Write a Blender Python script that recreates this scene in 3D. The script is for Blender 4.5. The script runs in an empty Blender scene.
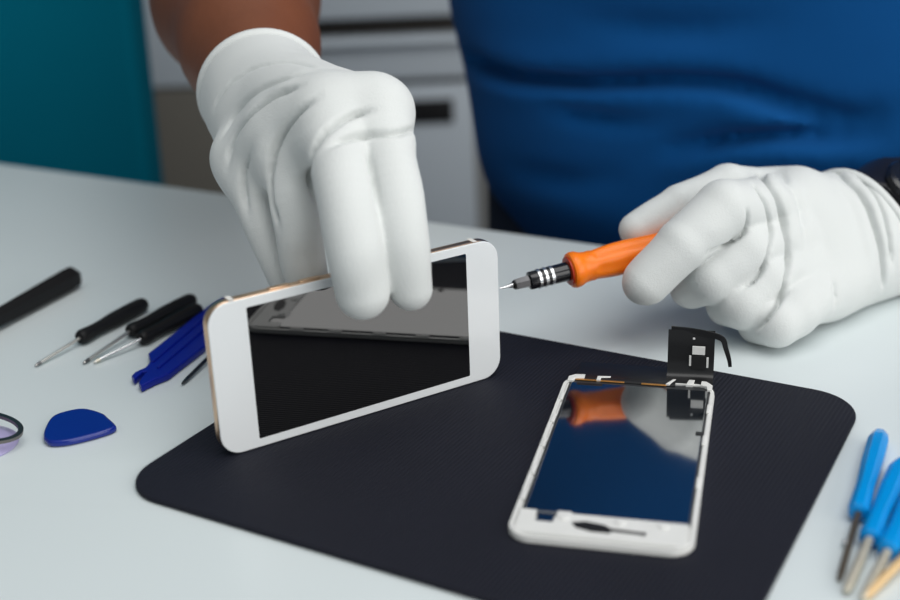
import bpy, math
import numpy as np

# ------------------------------------------------------------------ frame of reference
# millimetres, the table top is z = 0; TABLE_H lifts everything so the floor is world z = 0
TABLE_H = 900.0
FPX, PITCH, ROLL, CAM_H = 1287.16, math.radians(21.4401), math.radians(-2.4296), 253.32
_F = np.array([0, math.cos(PITCH), -math.sin(PITCH)])
_R0 = np.array([1.0, 0, 0]); _U0 = np.cross(_R0, _F)
_c, _s = math.cos(ROLL), math.sin(ROLL)
_R, _U = _c*_R0 + _s*_U0, -_s*_R0 + _c*_U0
_C = np.array([0, 0, CAM_H])

def ray(px, py):
    return _F + _R*(px-450)/FPX - _U*(py-300)/FPX
def at(px, py, z=0.0):
    d = ray(px, py); return _C + d*((z-CAM_H)/d[2])
def P(px, py, depth):
    return _C + ray(px, py)*depth
def W(p):
    p = np.asarray(p, float)
    return (p + np.array([0, 0, TABLE_H]))*0.001
def unit(v):
    v = np.asarray(v, float); return v/np.linalg.norm(v)

scene = bpy.context.scene
col = scene.collection

# ------------------------------------------------------------------ materials
def new_mat(name):
    m = bpy.data.materials.new(name); m.use_nodes = True
    nt = m.node_tree; return m, nt, nt.nodes['Principled BSDF']

def mat(name, color, rough=0.5, metal=0.0, var=0.0, var_scale=30.0, bump=0.0, bump_scale=200.0,
        coat=0.0, sheen=0.0, spec=0.5, trans=0.0, ior=1.45, sss=0.0):
    m, nt, b = new_mat(name)
    b.inputs['Base Color'].default_value = (*color, 1)
    b.inputs['Roughness'].default_value = rough
    b.inputs['Metallic'].default_value = metal
    b.inputs['Coat Weight'].default_value = coat
    b.inputs['Coat Roughness'].default_value = 0.08
    b.inputs['Sheen Weight'].default_value = sheen
    b.inputs['Specular IOR Level'].default_value = spec
    b.inputs['Transmission Weight'].default_value = trans
    b.inputs['IOR'].default_value = ior
    if sss:
        b.inputs['Subsurface Weight'].default_value = sss
        b.inputs['Subsurface Radius'].default_value = (.004, .002, .001)
        b.inputs['Subsurface Scale'].default_value = 1.0
    tc = nt.nodes.new('ShaderNodeTexCoord')
    if var:
        n = nt.nodes.new('ShaderNodeTexNoise'); n.inputs['Scale'].default_value = var_scale
        n.inputs['Detail'].default_value = 4
        nt.links.new(tc.outputs['Object'], n.inputs['Vector'])
        mx = nt.nodes.new('ShaderNodeMix'); mx.data_type = 'RGBA'
        nt.links.new(n.outputs['Fac'], mx.inputs['Factor'])
        mx.inputs['A'].default_value = (*[max(0, c*(1-var)) for c in color], 1)
        mx.inputs['B'].default_value = (*[min(1, c*(1+var)) for c in color], 1)
        nt.links.new(mx.outputs['Result'], b.inputs['Base Color'])
    if bump:
        n2 = nt.nodes.new('ShaderNodeTexNoise'); n2.inputs['Scale'].default_value = bump_scale
        n2.inputs['Detail'].default_value = 3
        nt.links.new(tc.outputs['Object'], n2.inputs['Vector'])
        bp = nt.nodes.new('ShaderNodeBump'); bp.inputs['Strength'].default_value = bump
        bp.inputs['Distance'].default_value = 0.001
        nt.links.new(n2.outputs['Fac'], bp.inputs['Height'])
        nt.links.new(bp.outputs['Normal'], b.inputs['Normal'])
    return m

def ribbed_mat(name, color, rough, angle, period_mm, strength):
    m, nt, b = new_mat(name)
    b.inputs['Roughness'].default_value = rough
    b.inputs['Specular IOR Level'].default_value = 0.22
    tc = nt.nodes.new('ShaderNodeTexCoord')
    mp = nt.nodes.new('ShaderNodeMapping'); mp.inputs['Rotation'].default_value = (0, 0, angle)
    nt.links.new(tc.outputs['Object'], mp.inputs['Vector'])
    wv = nt.nodes.new('ShaderNodeTexWave'); wv.wave_type = 'BANDS'; wv.bands_direction = 'X'
    wv.inputs['Scale'].default_value = 1000.0/(period_mm)/20.0*1.0*2*math.pi/ (2*math.pi)
    wv.inputs['Scale'].default_value = math.pi/10.0*1000.0/period_mm
    wv.inputs['Distortion'].default_value = 0.4
    nt.links.new(mp.outputs['Vector'], wv.inputs['Vector'])
    ns = nt.nodes.new('ShaderNodeTexNoise'); ns.inputs['Scale'].default_value = 18; ns.inputs['Detail'].default_value = 5
    nt.links.new(tc.outputs['Object'], ns.inputs['Vector'])
    mx = nt.nodes.new('ShaderNodeMix'); mx.data_type = 'RGBA'
    nt.links.new(ns.outputs['Fac'], mx.inputs['Factor'])
    mx.inputs['A'].default_value = (*[c*.8 for c in color], 1); mx.inputs['B'].default_value = (*[c*1.2 for c in color], 1)
    nt.links.new(mx.outputs['Result'], b.inputs['Base Color'])
    bp = nt.nodes.new('ShaderNodeBump'); bp.inputs['Strength'].default_value = strength; bp.inputs['Distance'].default_value = 0.0006
    nt.links.new(wv.outputs['Fac'], bp.inputs['Height'])
    nt.links.new(bp.outputs['Normal'], b.inputs['Normal'])
    return m

M = dict(
    table=mat('white_laminate', (.70, .76, .77), .28, var=.02, var_scale=6, spec=.4),
    table_edge=mat('edge_band', (.55, .58, .58), .4),
    steel=mat('brushed_steel', (.72, .70, .66), .32, 1.0, var=.05),
    darksteel=mat('dark_steel', (.12, .12, .125), .3, 1.0),
    chrome=mat('chrome', (.75, .75, .76), .15, 1.0),
    glove=mat('white_cotton', (.69, .71, .70), .92, var=.015, var_scale=40, bump=.25, bump_scale=1400, sheen=.15, spec=.15),
    shirt=mat('blue_jersey', (.001, .066, .23), .85, var=.10, var_scale=14, bump=.1, bump_scale=700, sheen=.03, spec=.15),
    trousers=mat('navy_twill', (.008, .014, .035), .85, var=.1, bump=.2, bump_scale=900),
    skin=mat('skin', (.18, .058, .025), .5, var=.2, var_scale=22, bump=.3, bump_scale=160, sss=.0),
    hair=mat('dark_hair', (.03, .02, .015), .6, bump=.6, bump_scale=120),
    shoe=mat('black_leather', (.012, .012, .012), .35),
    strap=mat('black_rubber_strap', (.012, .011, .015), .4),
    orange=mat('orange_plastic', (1.0, .21, .003), .38, coat=.1, sss=.3),
    blackgloss=mat('black_lacquer_metal', (.012, .012, .015), .18, .2, coat=.4),
    silver=mat('silver_ring', (.75, .76, .78), .25, .9),
    blackplastic=mat('black_plastic', (.006, .006, .007), .5, bump=.1, bump_scale=300, spec=.3),
    phonewhite=mat('white_glass_front', (.76, .785, .80), .12, spec=.4),
    gold=mat('gold_aluminium', (.78, .55, .38), .32, 1.0),
    antenna=mat('antenna_white', (.8, .78, .74), .4),
    screen=mat('black_screen_glass', (.0004, .0004, .0008), .02, ior=2.05),
    lcd=mat('dark_display_glass', (.004, .008, .014), .07, spec=.5, ior=5.5),
    lcdedge=mat('grey_display_backing', (.035, .037, .04), .3),
    white=mat('white_plastic', (.78, .78, .76), .35, var=.05, var_scale=120),
    flex=mat('black_flex', (.012, .012, .013), .3),
    copper=mat('copper_tape', (.62, .30, .08), .35, .7),
    bluetool=mat('royal_blue_plastic', (.003, .014, .27), .38, var=.05, spec=.3),
    pickblue=mat('blue_plastic', (.004, .02, .24), .25, coat=.2),
    skyblue=mat('sky_blue_plastic', (.0, .29, .74), .22, coat=.3),
    paleshaft=mat('pale_nickel_shaft', (.62, .58, .48), .4, .55),
    tanshaft=mat('brass_tan_shaft', (.75, .52, .27), .45, .3),
    purple=mat('pale_purple_rubber', (.42, .38, .62), .3, spec=.5),
    teal=mat('teal_fabric', (.0, .15, .23), .9, var=.08, var_scale=5, bump=.2, bump_scale=500, spec=.08),
    cab=mat('light_grey_enamel', (.60, .66, .72), .4, var=.02, var_scale=4),
    cabdark=mat('dark_gap', (.05, .043, .038), .6),
    taupe=mat('taupe_laminate', (.19, .175, .15), .5, var=.04),
    black=mat('black_recess', (.008, .008, .009), .5),
    floor=mat('dark_floor_vinyl', (.022, .028, .05), .55, var=.25, var_scale=3),
    wall=mat('grey_wall_paint', (.42, .43, .43), .9, var=.03, bump=.1, bump_scale=60),
    frame=mat('window_frame_white', (.7, .7, .7), .4),
    mat=ribbed_mat('ribbed_black_rubber', (.010, .011, .019), .65, math.radians(31), 1.9, .4),
)
mg, ntg, bg_ = new_mat('window_glass')
bg_.inputs['Transmission Weight'].default_value = 1.0; bg_.inputs['Roughness'].default_value = 0.0; bg_.inputs['IOR'].default_value = 1.01
M['glass'] = mg

# ------------------------------------------------------------------ object helpers
def tag(o, label=None, cat=None, group=None, kind=None):
    if label: o['label'] = label
    if cat: o['category'] = cat
    if group: o['group'] = group
    if kind: o['kind'] = kind
    return o

def thing(name, loc_mm, label, cat, group=None):
    o = bpy.data.objects.new(name, None); col.objects.link(o)
    o.empty_display_size = 0.01
    o.location = W(loc_mm)
    return tag(o, label, cat, group)

def world_loc(o):
    l = np.array(o.location)
    return l if o.parent is None else l + world_loc(o.parent)

def obj(name, geo, material, parent=None, smooth=True, label=None):
    v, f = geo
    v = W(np.asarray(v, float))
    me = bpy.data.meshes.new(name)
    if parent is not None:
        org = np.zeros(3); base = world_loc(parent)
    else:
        org = (v.min(0)+v.max(0))/2; org[2] = v[:, 2].min(); base = org
    me.from_pydata((v-base).tolist(), [], [list(map(int, q)) for q in f] if not isinstance(f, np.ndarray) else f.tolist())
    me.update()
    me.materials.append(material)
    if smooth:
        me.polygons.foreach_set('use_smooth', [len(q.vertices) <= 4 for q in me.polygons])   # end caps stay flat
    o = bpy.data.objects.new(name, me); col.objects.link(o)
    if parent is not None:
        o.parent = parent
    else:
        o.location = org
    if label: o['label'] = label
    if smooth == 'auto':
        me.set_sharp_from_angle(angle=math.radians(35))
        me.polygons.foreach_set('use_smooth', [len(q.vertices) <= 4 for q in me.polygons])
    return o

def merge(*geos):
    V, Fc, n = [], [], 0
    for v, f in geos:
        v = np.asarray(v, float); V.append(v); Fc += [[int(i)+n for i in q] for q in f]; n += len(v)
    return np.vstack(V), Fc

class Fr:
    """local frame: origin o, axes x,y,z (mm)"""
    def __init__(s, o, x, z=(0, 0, 1)):
        s.o = np.asarray(o, float); s.x = unit(x)
        z = np.asarray(z, float); z = unit(z - s.x*np.dot(z, s.x)); s.z = z; s.y = np.cross(s.z, s.x)
    def __call__(s, pts):
        pts = np.asarray(pts, float)
        return s.o + pts[:, :1]*s.x + pts[:, 1:2]*s.y + pts[:, 2:3]*s.z

def lathe(profile, n=24, fr=None, flat=None, lobes=None):
    """profile [(x, r)] around the local x axis; closed ends"""
    v, f = [], []
    for i, (x, r) in enumerate(profile):
        for k in range(n):
            t = 2*math.pi*(k+.5)/n
            rr = r
            if lobes:
                a, cnt, x0, x1 = lobes
                if x0 < x < x1: rr = r*(1 - a*(.5+.5*math.cos(cnt*t)))
            v.append((x, rr*math.cos(t), rr*math.sin(t)))
    m = len(profile)
    for i in range(m-1):
        for k in range(n):
            f.append((i*n+k, i*n+(k+1) % n, (i+1)*n+(k+1) % n, (i+1)*n+k))
    f.append(tuple(range(n))[::-1]); f.append(tuple(range((m-1)*n, m*n)))
    v = np.array(v)
    f = [q[::-1] for q in f]
    return (fr(v) if fr else v), f

def rrect(w, h, r, n=8):
    pts = []
    for cx, cy, a0 in ((w/2-r, h/2-r, 0), (-w/2+r, h/2-r, 90), (-w/2+r, -h/2+r, 180), (w/2-r, -h/2+r, 270)):
        for k in range(n+1):
            a = math.radians(a0 + 90*k/n); pts.append((cx+r*math.cos(a), cy+r*math.sin(a)))
    return np.array(pts)

def offset(poly, d):
    """inset a CCW polygon by d along vertex normals"""
    p = np.asarray(poly, float); a = np.roll(p, 1, 0); b = np.roll(p, -1, 0)
    e1 = p-a; e2 = b-p
    n1 = np.stack([-e1[:, 1], e1[:, 0]], 1); n2 = np.stack([-e2[:, 1], e2[:, 0]], 1)
    n1 /= np.linalg.norm(n1, axis=1)[:, None]+1e-9; n2 /= np.linalg.norm(n2, axis=1)[:, None]+1e-9
    n = n1+n2; n /= (np.sum(n*n, 1)/2)[:, None]+1e-9
    return p + n*d

def slab(poly, z0, z1, bev=0.5, fr=None, seg=3):
    """extruded outline with rounded rims"""
    p = np.asarray(poly, float)
    area = np.sum(p[:, 0]*np.roll(p[:, 1], -1)-p[:, 1]*np.roll(p[:, 0], -1))
    if area < 0: p = p[::-1]
    n = len(p); loops = []
    b = min(bev, (z1-z0)/2*.999)
    for k in range(seg+1):
        a = math.pi/2*k/seg; loops.append((z0+b-b*math.cos(a), b-b*math.sin(a)))
    for k in range(seg+1):
        a = math.pi/2*k/seg; loops.append((z1-b+b*math.sin(a), b-b*math.cos(a)))
    v, f = [], []
    for z, ins in loops:
        q = offset(p, ins); v += [(x, y, z) for x, y in q]
    m = len(loops)
    for i in range(m-1):
        for k in range(n):
            f.append((i*n+k, i*n+(k+1) % n, (i+1)*n+(k+1) % n, (i+1)*n+k))
    f.append(tuple(range(n))[::-1]); f.append(tuple(range((m-1)*n, m*n)))
    v = np.array(v)
    return (fr(v) if fr else v), f

def box(c, size, bev=1.0, fr=None):
    w, d, h = size
    v, f = slab(rrect(w, d, min(max(bev, .01), w/2*.99, d/2*.99), 3), -h/2, h/2, bev)
    v = v + np.asarray(c, float)
    return (fr(v) if fr else v), f

def ring_slab(outer, inner, z0, z1, fr=None):
    """flat frame between two outlines with equal vertex counts"""
    n = len(outer); v = []
    for pl, z in ((outer, z0), (outer, z1), (inner, z1), (inner, z0)):
        v += [(x, y, z) for x, y in pl]
    f = []
    for i in range(4):
        j = (i+1) % 4
        for k in range(n):
            f.append((i*n+k, i*n+(k+1) % n, j*n+(k+1) % n, j*n+k))
    v = np.array(v)
    return (fr(v) if fr else v), f

def spline(pts, n=6):
    p = np.asarray(pts, float); q = np.vstack([2*p[0]-p[1], p, 2*p[-1]-p[-2]]); out = []
    for i in range(1, len(q)-2):
        for k in range(n):
            t = k/n
            out.append(.5*((2*q[i])+(-q[i-1]+q[i+1])*t+(2*q[i-1]-5*q[i]+4*q[i+1]-q[i+2])*t*t+(-q[i-1]+3*q[i]-3*q[i+1]+q[i+2])*t**3))
    out.append(p[-1]); return np.array(out)

def ribbon(path, side, width, thick):
    """rectangular strip swept along a path; side = width direction"""
    path = np.asarray(path, float); side = np.asarray(side, float)
    if side.ndim == 1: side = np.tile(side, (len(path), 1))
    wd = np.broadcast_to(np.asarray(width, float), (len(path),))
    t = np.gradient(path, axis=0); v = []
    for i in range(len(path)):
        s = unit(side[i]); nn = unit(np.cross(unit(t[i]), s))
        for a, b in ((-1, -1), (1, -1), (1, 1), (-1, 1)):
            v.append(path[i]+s*a*wd[i]/2+nn*b*thick/2)
    f = []
    for i in range(len(path)-1):
        for k in range(4):
            f.append((i*4+k, i*4+(k+1) % 4, i*4+4+(k+1) % 4, i*4+4+k))
    f.append((3, 2, 1, 0)); L = len(path)*4-4; f.append((L, L+1, L+2, L+3))
    return np.array(v), f

def tube(path, r, n=12):
    path = np.asarray(path, float); t = np.gradient(path, axis=0)
    rr = np.broadcast_to(np.asarray(r, float), (len(path),)); v, f = [], []
    up = np.array([0.0, 0, 1])
    for i in range(len(path)):
        tt = unit(t[i]); a = np.cross(tt, up)
        a = unit(a) if np.linalg.norm(a) > .05 else unit(np.cross(tt, [1, 0, 0])); b = np.cross(tt, a)
        for k in range(n):
            w = 2*math.pi*k/n; v.append(path[i]+rr[i]*(a*math.cos(w)+b*math.sin(w)))
    for i in range(len(path)-1):
        for k in range(n):
            f.append((i*n+k, i*n+(k+1) % n, i*n+n+(k+1) % n, i*n+n+k))
    f.append(tuple(range(n))[::-1]); f.append(tuple(range((len(path)-1)*n, len(path)*n)))
    return np.array(v), f

# ------------------------------------------------------------------ implicit surfaces for cloth and body
def smin(a, b, k):
    h = np.maximum(k-np.abs(a-b), 0)/k
    return np.minimum(a, b)-h*h*k*.25

def d_seg(p, a, b, ra, rb):
    a = np.asarray(a, np.float32); ba = np.asarray(b, np.float32)-a
    pa = p-a; h = np.clip((pa@ba)/max(float(ba@ba), 1e-6), 0, 1)
    return np.linalg.norm(pa-h[:, None]*ba, axis=1)-(ra+(rb-ra)*h)

def d_chain(p, pts, k=3.0):
    d = None
    for (a, ra), (b, rb) in zip(pts[:-1], pts[1:]):
        e = d_seg(p, a, b, ra, rb); d = e if d is None else smin(d, e, k)
    return d

def d_ell(p, c, axes, radii):
    q = np.stack([((p-np.asarray(c, np.float32))@np.asarray(unit(ax), np.float32))/r for ax, r in zip(axes, radii)], 1)
    k0 = np.linalg.norm(q, axis=1)
    k1 = np.linalg.norm(q/np.asarray(radii, np.float32), axis=1)
    return k0*(k0-1)/np.maximum(k1, 1e-6)

def d_poly(p, line):
    d = np.full(len(p), 1e9, np.float32)
    for a, b in zip(line[:-1], line[1:]):
        a = np.asarray(a, np.float32); ba = np.asarray(b, np.float32)-a
        pa = p-a; h = np.clip((pa@ba)/max(float(ba@ba), 1e-6), 0, 1)
        d = np.minimum(d, np.linalg.norm(pa-h[:, None]*ba, axis=1))
    return d

def march(fn, px, py, d0, d1):
    """first point of the surface along a sight line"""
    dr = ray(px, py); t = np.linspace(d0, d1, 400)
    pts = (_C + t[:, None]*dr).astype(np.float32)
    d = fn(pts); i = np.argmax(d < 0)
    if d[i] >= 0: i = int(np.argmin(d))
    return _C + dr*t[i]

def waves(p, amp, seed, freqs):
    rs = np.random.RandomState(seed); out = np.zeros(len(p), np.float32)
    for fq in freqs:
        for _ in range(4):
            k = rs.normal(size=3); k = (k/np.linalg.norm(k)*fq).astype(np.float32)
            out += np.sin(p@k + rs.uniform(0, 6.28)).astype(np.float32)
    return amp*out/(len(freqs)*2)

def folds_on(fn, specs, d0, d1, n=5, inset=1.4):
    out = []
    for pix, amp, w in specs:
        pp = spline(np.array([(x, y, 0) for x, y in pix]), n)
        ln = np.array([march(fn, x, y, d0, d1) for x, y, _ in pp])
        lines = [ln]
        if amp < 0:      # carry a crease inwards so that it is a real slit
            g = np.stack([fn((ln+e).astype(np.float32))-fn((ln-e).astype(np.float32)) for e in np.eye(3)*1.5], 1)
            g = g/np.maximum(np.linalg.norm(g, axis=1), 1e-6)[:, None]
            lines += [ln-g*inset, ln-g*inset*2, ln-g*inset*3]
        out.append((lines, amp, w))
    return out

def surface(fn, lo, hi, h, folds=(), noise=None, smooth_iter=1):
    lo = np.asarray(lo, float); hi = np.asarray(hi, float)
    n = np.ceil((hi-lo)/h).astype(int)+1
    ax = [lo[i]+h*np.arange(n[i]) for i in range(3)]
    D = np.empty(n, np.float32)
    yz = np.stack(np.meshgrid(ax[1], ax[2], indexing='ij'), -1).reshape(-1, 2)
    for i in range(n[0]):
        p = np.empty((len(yz), 3), np.float32); p[:, 0] = ax[0][i]; p[:, 1:] = yz
        d = fn(p)
        band = np.abs(d) < 9
        if band.any() and (folds or noise):
            q = p[band]; dd = d[band]
            for lines, amp, w in folds:
                ln = lines[0]
                bl = ln.min(0)-3*w; bh = ln.max(0)+3*w
                m = ((q > bl) & (q < bh)).all(1)
                if m.any():
                    s = d_poly(q[m], ln)
                    for l2 in lines[1:]: s = np.minimum(s, d_poly(q[m], l2))
                    # fade towards both ends of the fold
                    e = np.minimum(np.linalg.norm(q[m]-ln[0], axis=1), np.linalg.norm(q[m]-ln[-1], axis=1))
                    fade = np.clip(e/(7*w), .08, 1)
                    dd[m] -= amp*fade*np.exp(-(s/w)**2)
            if noise: dd = dd + noise(q)
            d[band] = dd
        D[i] = d.reshape(n[1], n[2])
    ins = D < 0
    cnt = np.zeros(tuple(n-1), np.int8)
    offs = [(a, b, c) for a in (0, 1) for b in (0, 1) for c in (0, 1)]
    for a, b, c in offs:
        cnt += ins[a:n[0]-1+a, b:n[1]-1+b, c:n[2]-1+c]
    act = (cnt > 0) & (cnt < 8)
    cells = np.argwhere(act); idx = -np.ones(tuple(n-1), np.int64); idx[act] = np.arange(len(cells))
    val = {o: D[cells[:, 0]+o[0], cells[:, 1]+o[1], cells[:, 2]+o[2]] for o in offs}
    acc = np.zeros((len(cells), 3)); num = np.zeros(len(cells))
    for a in offs:
        for k in range(3):
            if a[k] == 0:
                b = list(a); b[k] = 1; b = tuple(b)
                va, vb = val[a], val[b]; x = (va < 0) != (vb < 0)
                t = np.where(x, va/np.where(x, va-vb, 1), 0)
                pt = np.array(a, float)[None]+0*acc; pt[:, k] = t
                acc += pt*x[:, None]; num += x
    V = lo + h*(cells+acc/num[:, None])
    faces = []
    for k in range(3):
        a, b = [(1, 2), (2, 0), (0, 1)][k]
        s0 = [slice(None)]*3; s1 = [slice(None)]*3
        s0[k] = slice(0, n[k]-1); s1[k] = slice(1, n[k])
        for q in (a, b):
            s0[q] = slice(1, n[q]-1); s1[q] = slice(1, n[q]-1)
        A = ins[tuple(s0)]; B = ins[tuple(s1)]
        for flip, mask in ((False, A & ~B), (True, ~A & B)):
            e = np.argwhere(mask)
            if not len(e): continue
            base = e.copy(); base[:, a] += 1; base[:, b] += 1
            qs = []
            for da, db in ((-1, -1), (0, -1), (0, 0), (-1, 0)):
                c = base.copy(); c[:, a] += da; c[:, b] += db
                qs.append(idx[c[:, 0], c[:, 1], c[:, 2]])
            q = np.stack(qs, 1)
            faces.append(q[:, ::-1] if flip else q)
    Fq = np.vstack(faces)
    for _ in range(smooth_iter):
        s = np.zeros_like(V); c = np.zeros(len(V))
        for i in range(4):
            x, y = Fq[:, i], Fq[:, (i+1) % 4]
            np.add.at(s, x, V[y]); np.add.at(c, x, 1)
        V = .5*V + .5*s/c[:, None]
    return V, Fq

# ================================================================== SETTING
UE = np.array([math.cos(math.radians(-30)), math.sin(math.radians(-30)), 0])   # along the far table edge
NE = np.array([-UE[1], UE[0], 0])                                               # away from the camera
EDGE = np.array([56.6, 745.6, 0])
def room(a, b, z):  # a along the table edge, b beyond it
    return EDGE + UE*a + NE*b + np.array([0, 0, z])
RF = Fr(EDGE, UE)

ROOM_A0, ROOM_A1, ROOM_B0, ROOM_B1 = -2300, 2100, -4200, 1500
cx_, cy_ = (ROOM_A0+ROOM_A1)/2, (ROOM_B0+ROOM_B1)/2
wA, wB = ROOM_A1-ROOM_A0, ROOM_B1-ROOM_B0
tag(obj('floor', box((cx_, cy_, -TABLE_H-10), (wA, wB, 20), .5, RF), M['floor'], smooth=False), kind='structure')
tag(obj('wall_back', box((cx_, ROOM_B1+40, 1100), (wA, 80, 4000), .5, RF), M['wall'], smooth=False), kind='structure')
tag(obj('wall_left', box((ROOM_A0-40, cy_, 1100), (80, wB, 4000), .5, RF), M['wall'], smooth=False), kind='structure')
# right wall with the window opening
WB0, WB1, WZ0, WZ1 = -2300, 700, 0, 1500
rw = merge(box((ROOM_A1+40, (ROOM_B0+WB0)/2, 400), (80, WB0-ROOM_B0, 2600), .5, RF),
           box((ROOM_A1+40, (WB1+ROOM_B1)/2, 400), (80, ROOM_B1-WB1, 2600), .5, RF),
           box((ROOM_A1+40, (WB0+WB1)/2, (-900+WZ0)/2), (80, WB1-WB0, WZ0+900), .5, RF),
           box((ROOM_A1+40, (WB0+WB1)/2, (WZ1+1700)/2), (80, WB1-WB0, 1700-WZ1), .5, RF))
tag(obj('wall_right', rw, M['wall'], smooth=False), kind='structure')
wf = []
for b in (WB0+25, (WB0+WB1)/2, WB1-25): wf.append(box((ROOM_A1+40, b, (WZ0+WZ1)/2), (60, 50, WZ1-WZ0), 2, RF))
for z in (WZ0+25, WZ1-25): wf.append(box((ROOM_A1+40, (WB0+WB1)/2, z), (60, WB1-WB0-50, 50), 2, RF))
wo = tag(obj('window_1', merge(*wf), M['frame'], smooth=False), kind='structure')

# ================================================================== TABLE
tb = thing('work_table', room(0, -450, -TABLE_H), 'glossy white table that everything lies on, in front of the person in blue', 'table')
TA0, TA1, TBN = -620, 900, -600
obj('tabletop', box(((TA0+TA1)/2, TBN/2, -14), (TA1-TA0, -TBN, 28), 2.5, RF), M['table'], tb, 'auto')
for a in (TA0+60, TA1-60):
    for b in (TBN+60, -60):
        obj('leg', box((a, b, -TABLE_H/2-14), (45, 45, TABLE_H-28), 2, RF), M['steel'], tb, 'auto')

# ================================================================== WORK MAT
mu = np.array([math.cos(math.radians(-31)), math.sin(math.radians(-31)), 0]); mn = np.array([-mu[1], mu[0], 0])
MF = Fr(mu*(-226)+mn*419.2, mu)
mo_ = rrect(246, 205.5, 22, 10)
mo_[:, 0] += np.where(mo_[:, 0] > 0, 1.8-mo_[:, 1]/102.7*4.2, -1.8)      # the right edge runs slightly off square
mo = obj('work_mat', slab(mo_, 0, 2.4, .9, MF), M['mat'], None, 'auto')
tag(mo, 'black ribbed rubber mat with rounded corners under both phone pieces', 'mat')

# ================================================================== STANDING PHONE
pa = math.radians(30.9); pt = math.radians(-.25)
pu = np.array([math.cos(pa), math.sin(pa), 0]); pn = np.array([-math.sin(pa), math.cos(pa), 0])
pk = np.array([0, 0, 1.0])*math.cos(pt)+pn*math.sin(pt)
po = np.array([-37.0, 506.2, 2.5])
PF = Fr(po + pk*33.6, pu, -np.cross(pu, pk)*-1)     # local x along the phone, z = face normal
if PF.z[1] > 0: PF.z = -PF.z
PF.y = np.cross(PF.z, PF.x)
ph = thing('smartphone', po, 'white smartphone with gold rim standing on its long edge, held by gloved fingers', 'phone')
obj('metal_frame', slab(rrect(138.1, 67.1, 9.5, 12), -7.0, -.25, 2.6, PF, 6), M['gold'], ph, 'auto', 'gold metal rim and back')
FG = rrect(137.7, 66.7, 9.3, 12)
obj('front_panel', slab(FG, -.9, 0.0, .35, PF), M['phonewhite'], ph, 'auto', 'white glass front')
obj('screen', slab(rrect(104.2, 59.0, .6, 2), -.3, .03, .02, PF), M['screen'], ph, 'auto', 'black glossy screen')
for sx in (-57.5, 57.5):
    obj('antenna_band', ribbon(PF(np.array([(sx, 33.62, -.9), (sx, 33.68, -2.2), (sx, 33.68, -5.0), (sx, 33.62, -6.4)])), PF.x, 2.2, .12), M['antenna'], ph, False, 'white antenna line')
for sx, ln in ((-22, 10), (-36, 10)):
    obj('side_button', slab(rrect(ln, 2.6, 1.2, 4), 0, .5, .2, Fr(PF(np.array([(sx, 33.45, -3.7)]))[0], PF.x, PF.y)), M['gold'], ph, 'auto')

# ================================================================== LYING SCREEN ASSEMBLY
la = math.radians(-14.9274)
lu = np.array([math.cos(la), math.sin(la), 0]); lv = np.array([-math.sin(la), math.cos(la), 0])
LO = np.array([65.95, 457.32, 2.4]); LF = Fr(LO, lu)
ls = thing('phone_screen_assembly', LO, 'detached phone display lying on the black mat with its black cable up', 'phone part')
LW, LL = 67.0, 138.0
obj('white_frame', slab(rrect(LW, LL, 9, 10), 0, 1.7, .6, LF), M['white'], ls, 'auto', 'white outer frame')
# raised rim around the edge
obj('rim', ring_slab(rrect(LW-.4, LL-.4, 8.9, 10), rrect(LW-3.6, LL-3.6, 7.4, 10), 1.6, 2.7, LF), M['white'], ls, 'auto')
pc = (0.6, 4.6)
def lrect(cx, cy, w, h, r=.5):
    return rrect(w, h, r, 3)+np.array([cx, cy])
obj('display_backing', slab(lrect(.2, 7.5, 62.2, 119, 1), 1.5, 2.2, .2, LF), M['lcdedge'], ls, 'auto', 'dark grey backing plate')
PLF = Fr(LF(np.array([(.4, 5.4, 3.0)]))[0], lu, np.array([0, 0, 1.0]))
obj('display_panel', slab(rrect(60.2, 112.6, .8, 3), -.9, 0, .25, PLF), M['lcd'], ls, 'auto', 'dark reflective display glass')
# white chassis of the lower end with cut-outs
low = [(-31.5, -66.0), (31.5, -66.0), (31.5, -51.5), (-11.5, -51.0), (-12, -49.6), (-17.2, -49.6), (-17.6, -57.8), (-24.6, -57.8), (-25.0, -50.2), (-31.5, -50.2)]
low = np.array(low); low[:, 0] = np.clip(low[:, 0], -31.0, 31.0)
obj('lower_bracket', slab(low, 1.5, 3.2, .35, LF), M['white'], ls, 'auto', 'white lower bracket')
obj('home_connector', slab(lrect(-21.2, -54.0, 6.2, 7.0), 1.6, 2.5, .2, LF), M['lcd'], ls, 'auto', 'dark blue square contact')
sl = np.array([(-11, -57.0), (-9, -60.4), (-3, -62.2), (3.4, -62.2), (4.2, -60.8), (14, -61.2), (16.0, -62.0), (16.4, -59.4), (13.5, -59.4), (3.6, -58.8), (1.0, -56.8), (-6, -55.6)])
obj('slot', slab(sl, 3.0, 3.35, .1, LF), M['black'], ls, 'auto', 'black slot')
for bx in (-14.2, 6.5, 22.0):
    obj('screw_boss', lathe([(0, 2.0), (.5, 2.0), (.7, 1.5)], 16, Fr(LF(np.array([(bx, -54.2, 3.1)]))[0], (0, 0, 1), lu)), M['white'], ls, 'auto')
# side clips
rs = np.random.RandomState(4)
for yy in (47, 25, 3, -20, -40):
    obj('side_clip', box((-31.7, yy, 2.6), (1.6, 7, 1.4), .3, LF), M['white'], ls, 'auto')
for yy in (44, 15, -20):
    obj('side_clip', box((31.8, yy, 2.6), (1.5, 8, 1.4), .3, LF), M['white'], ls, 'auto')
obj('edge_tab', box((29.6, 20.5, 3.1), (3.2, 2.6, .5), .15, LF), M['flex'], ls, 'auto', 'small black tab')
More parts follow.
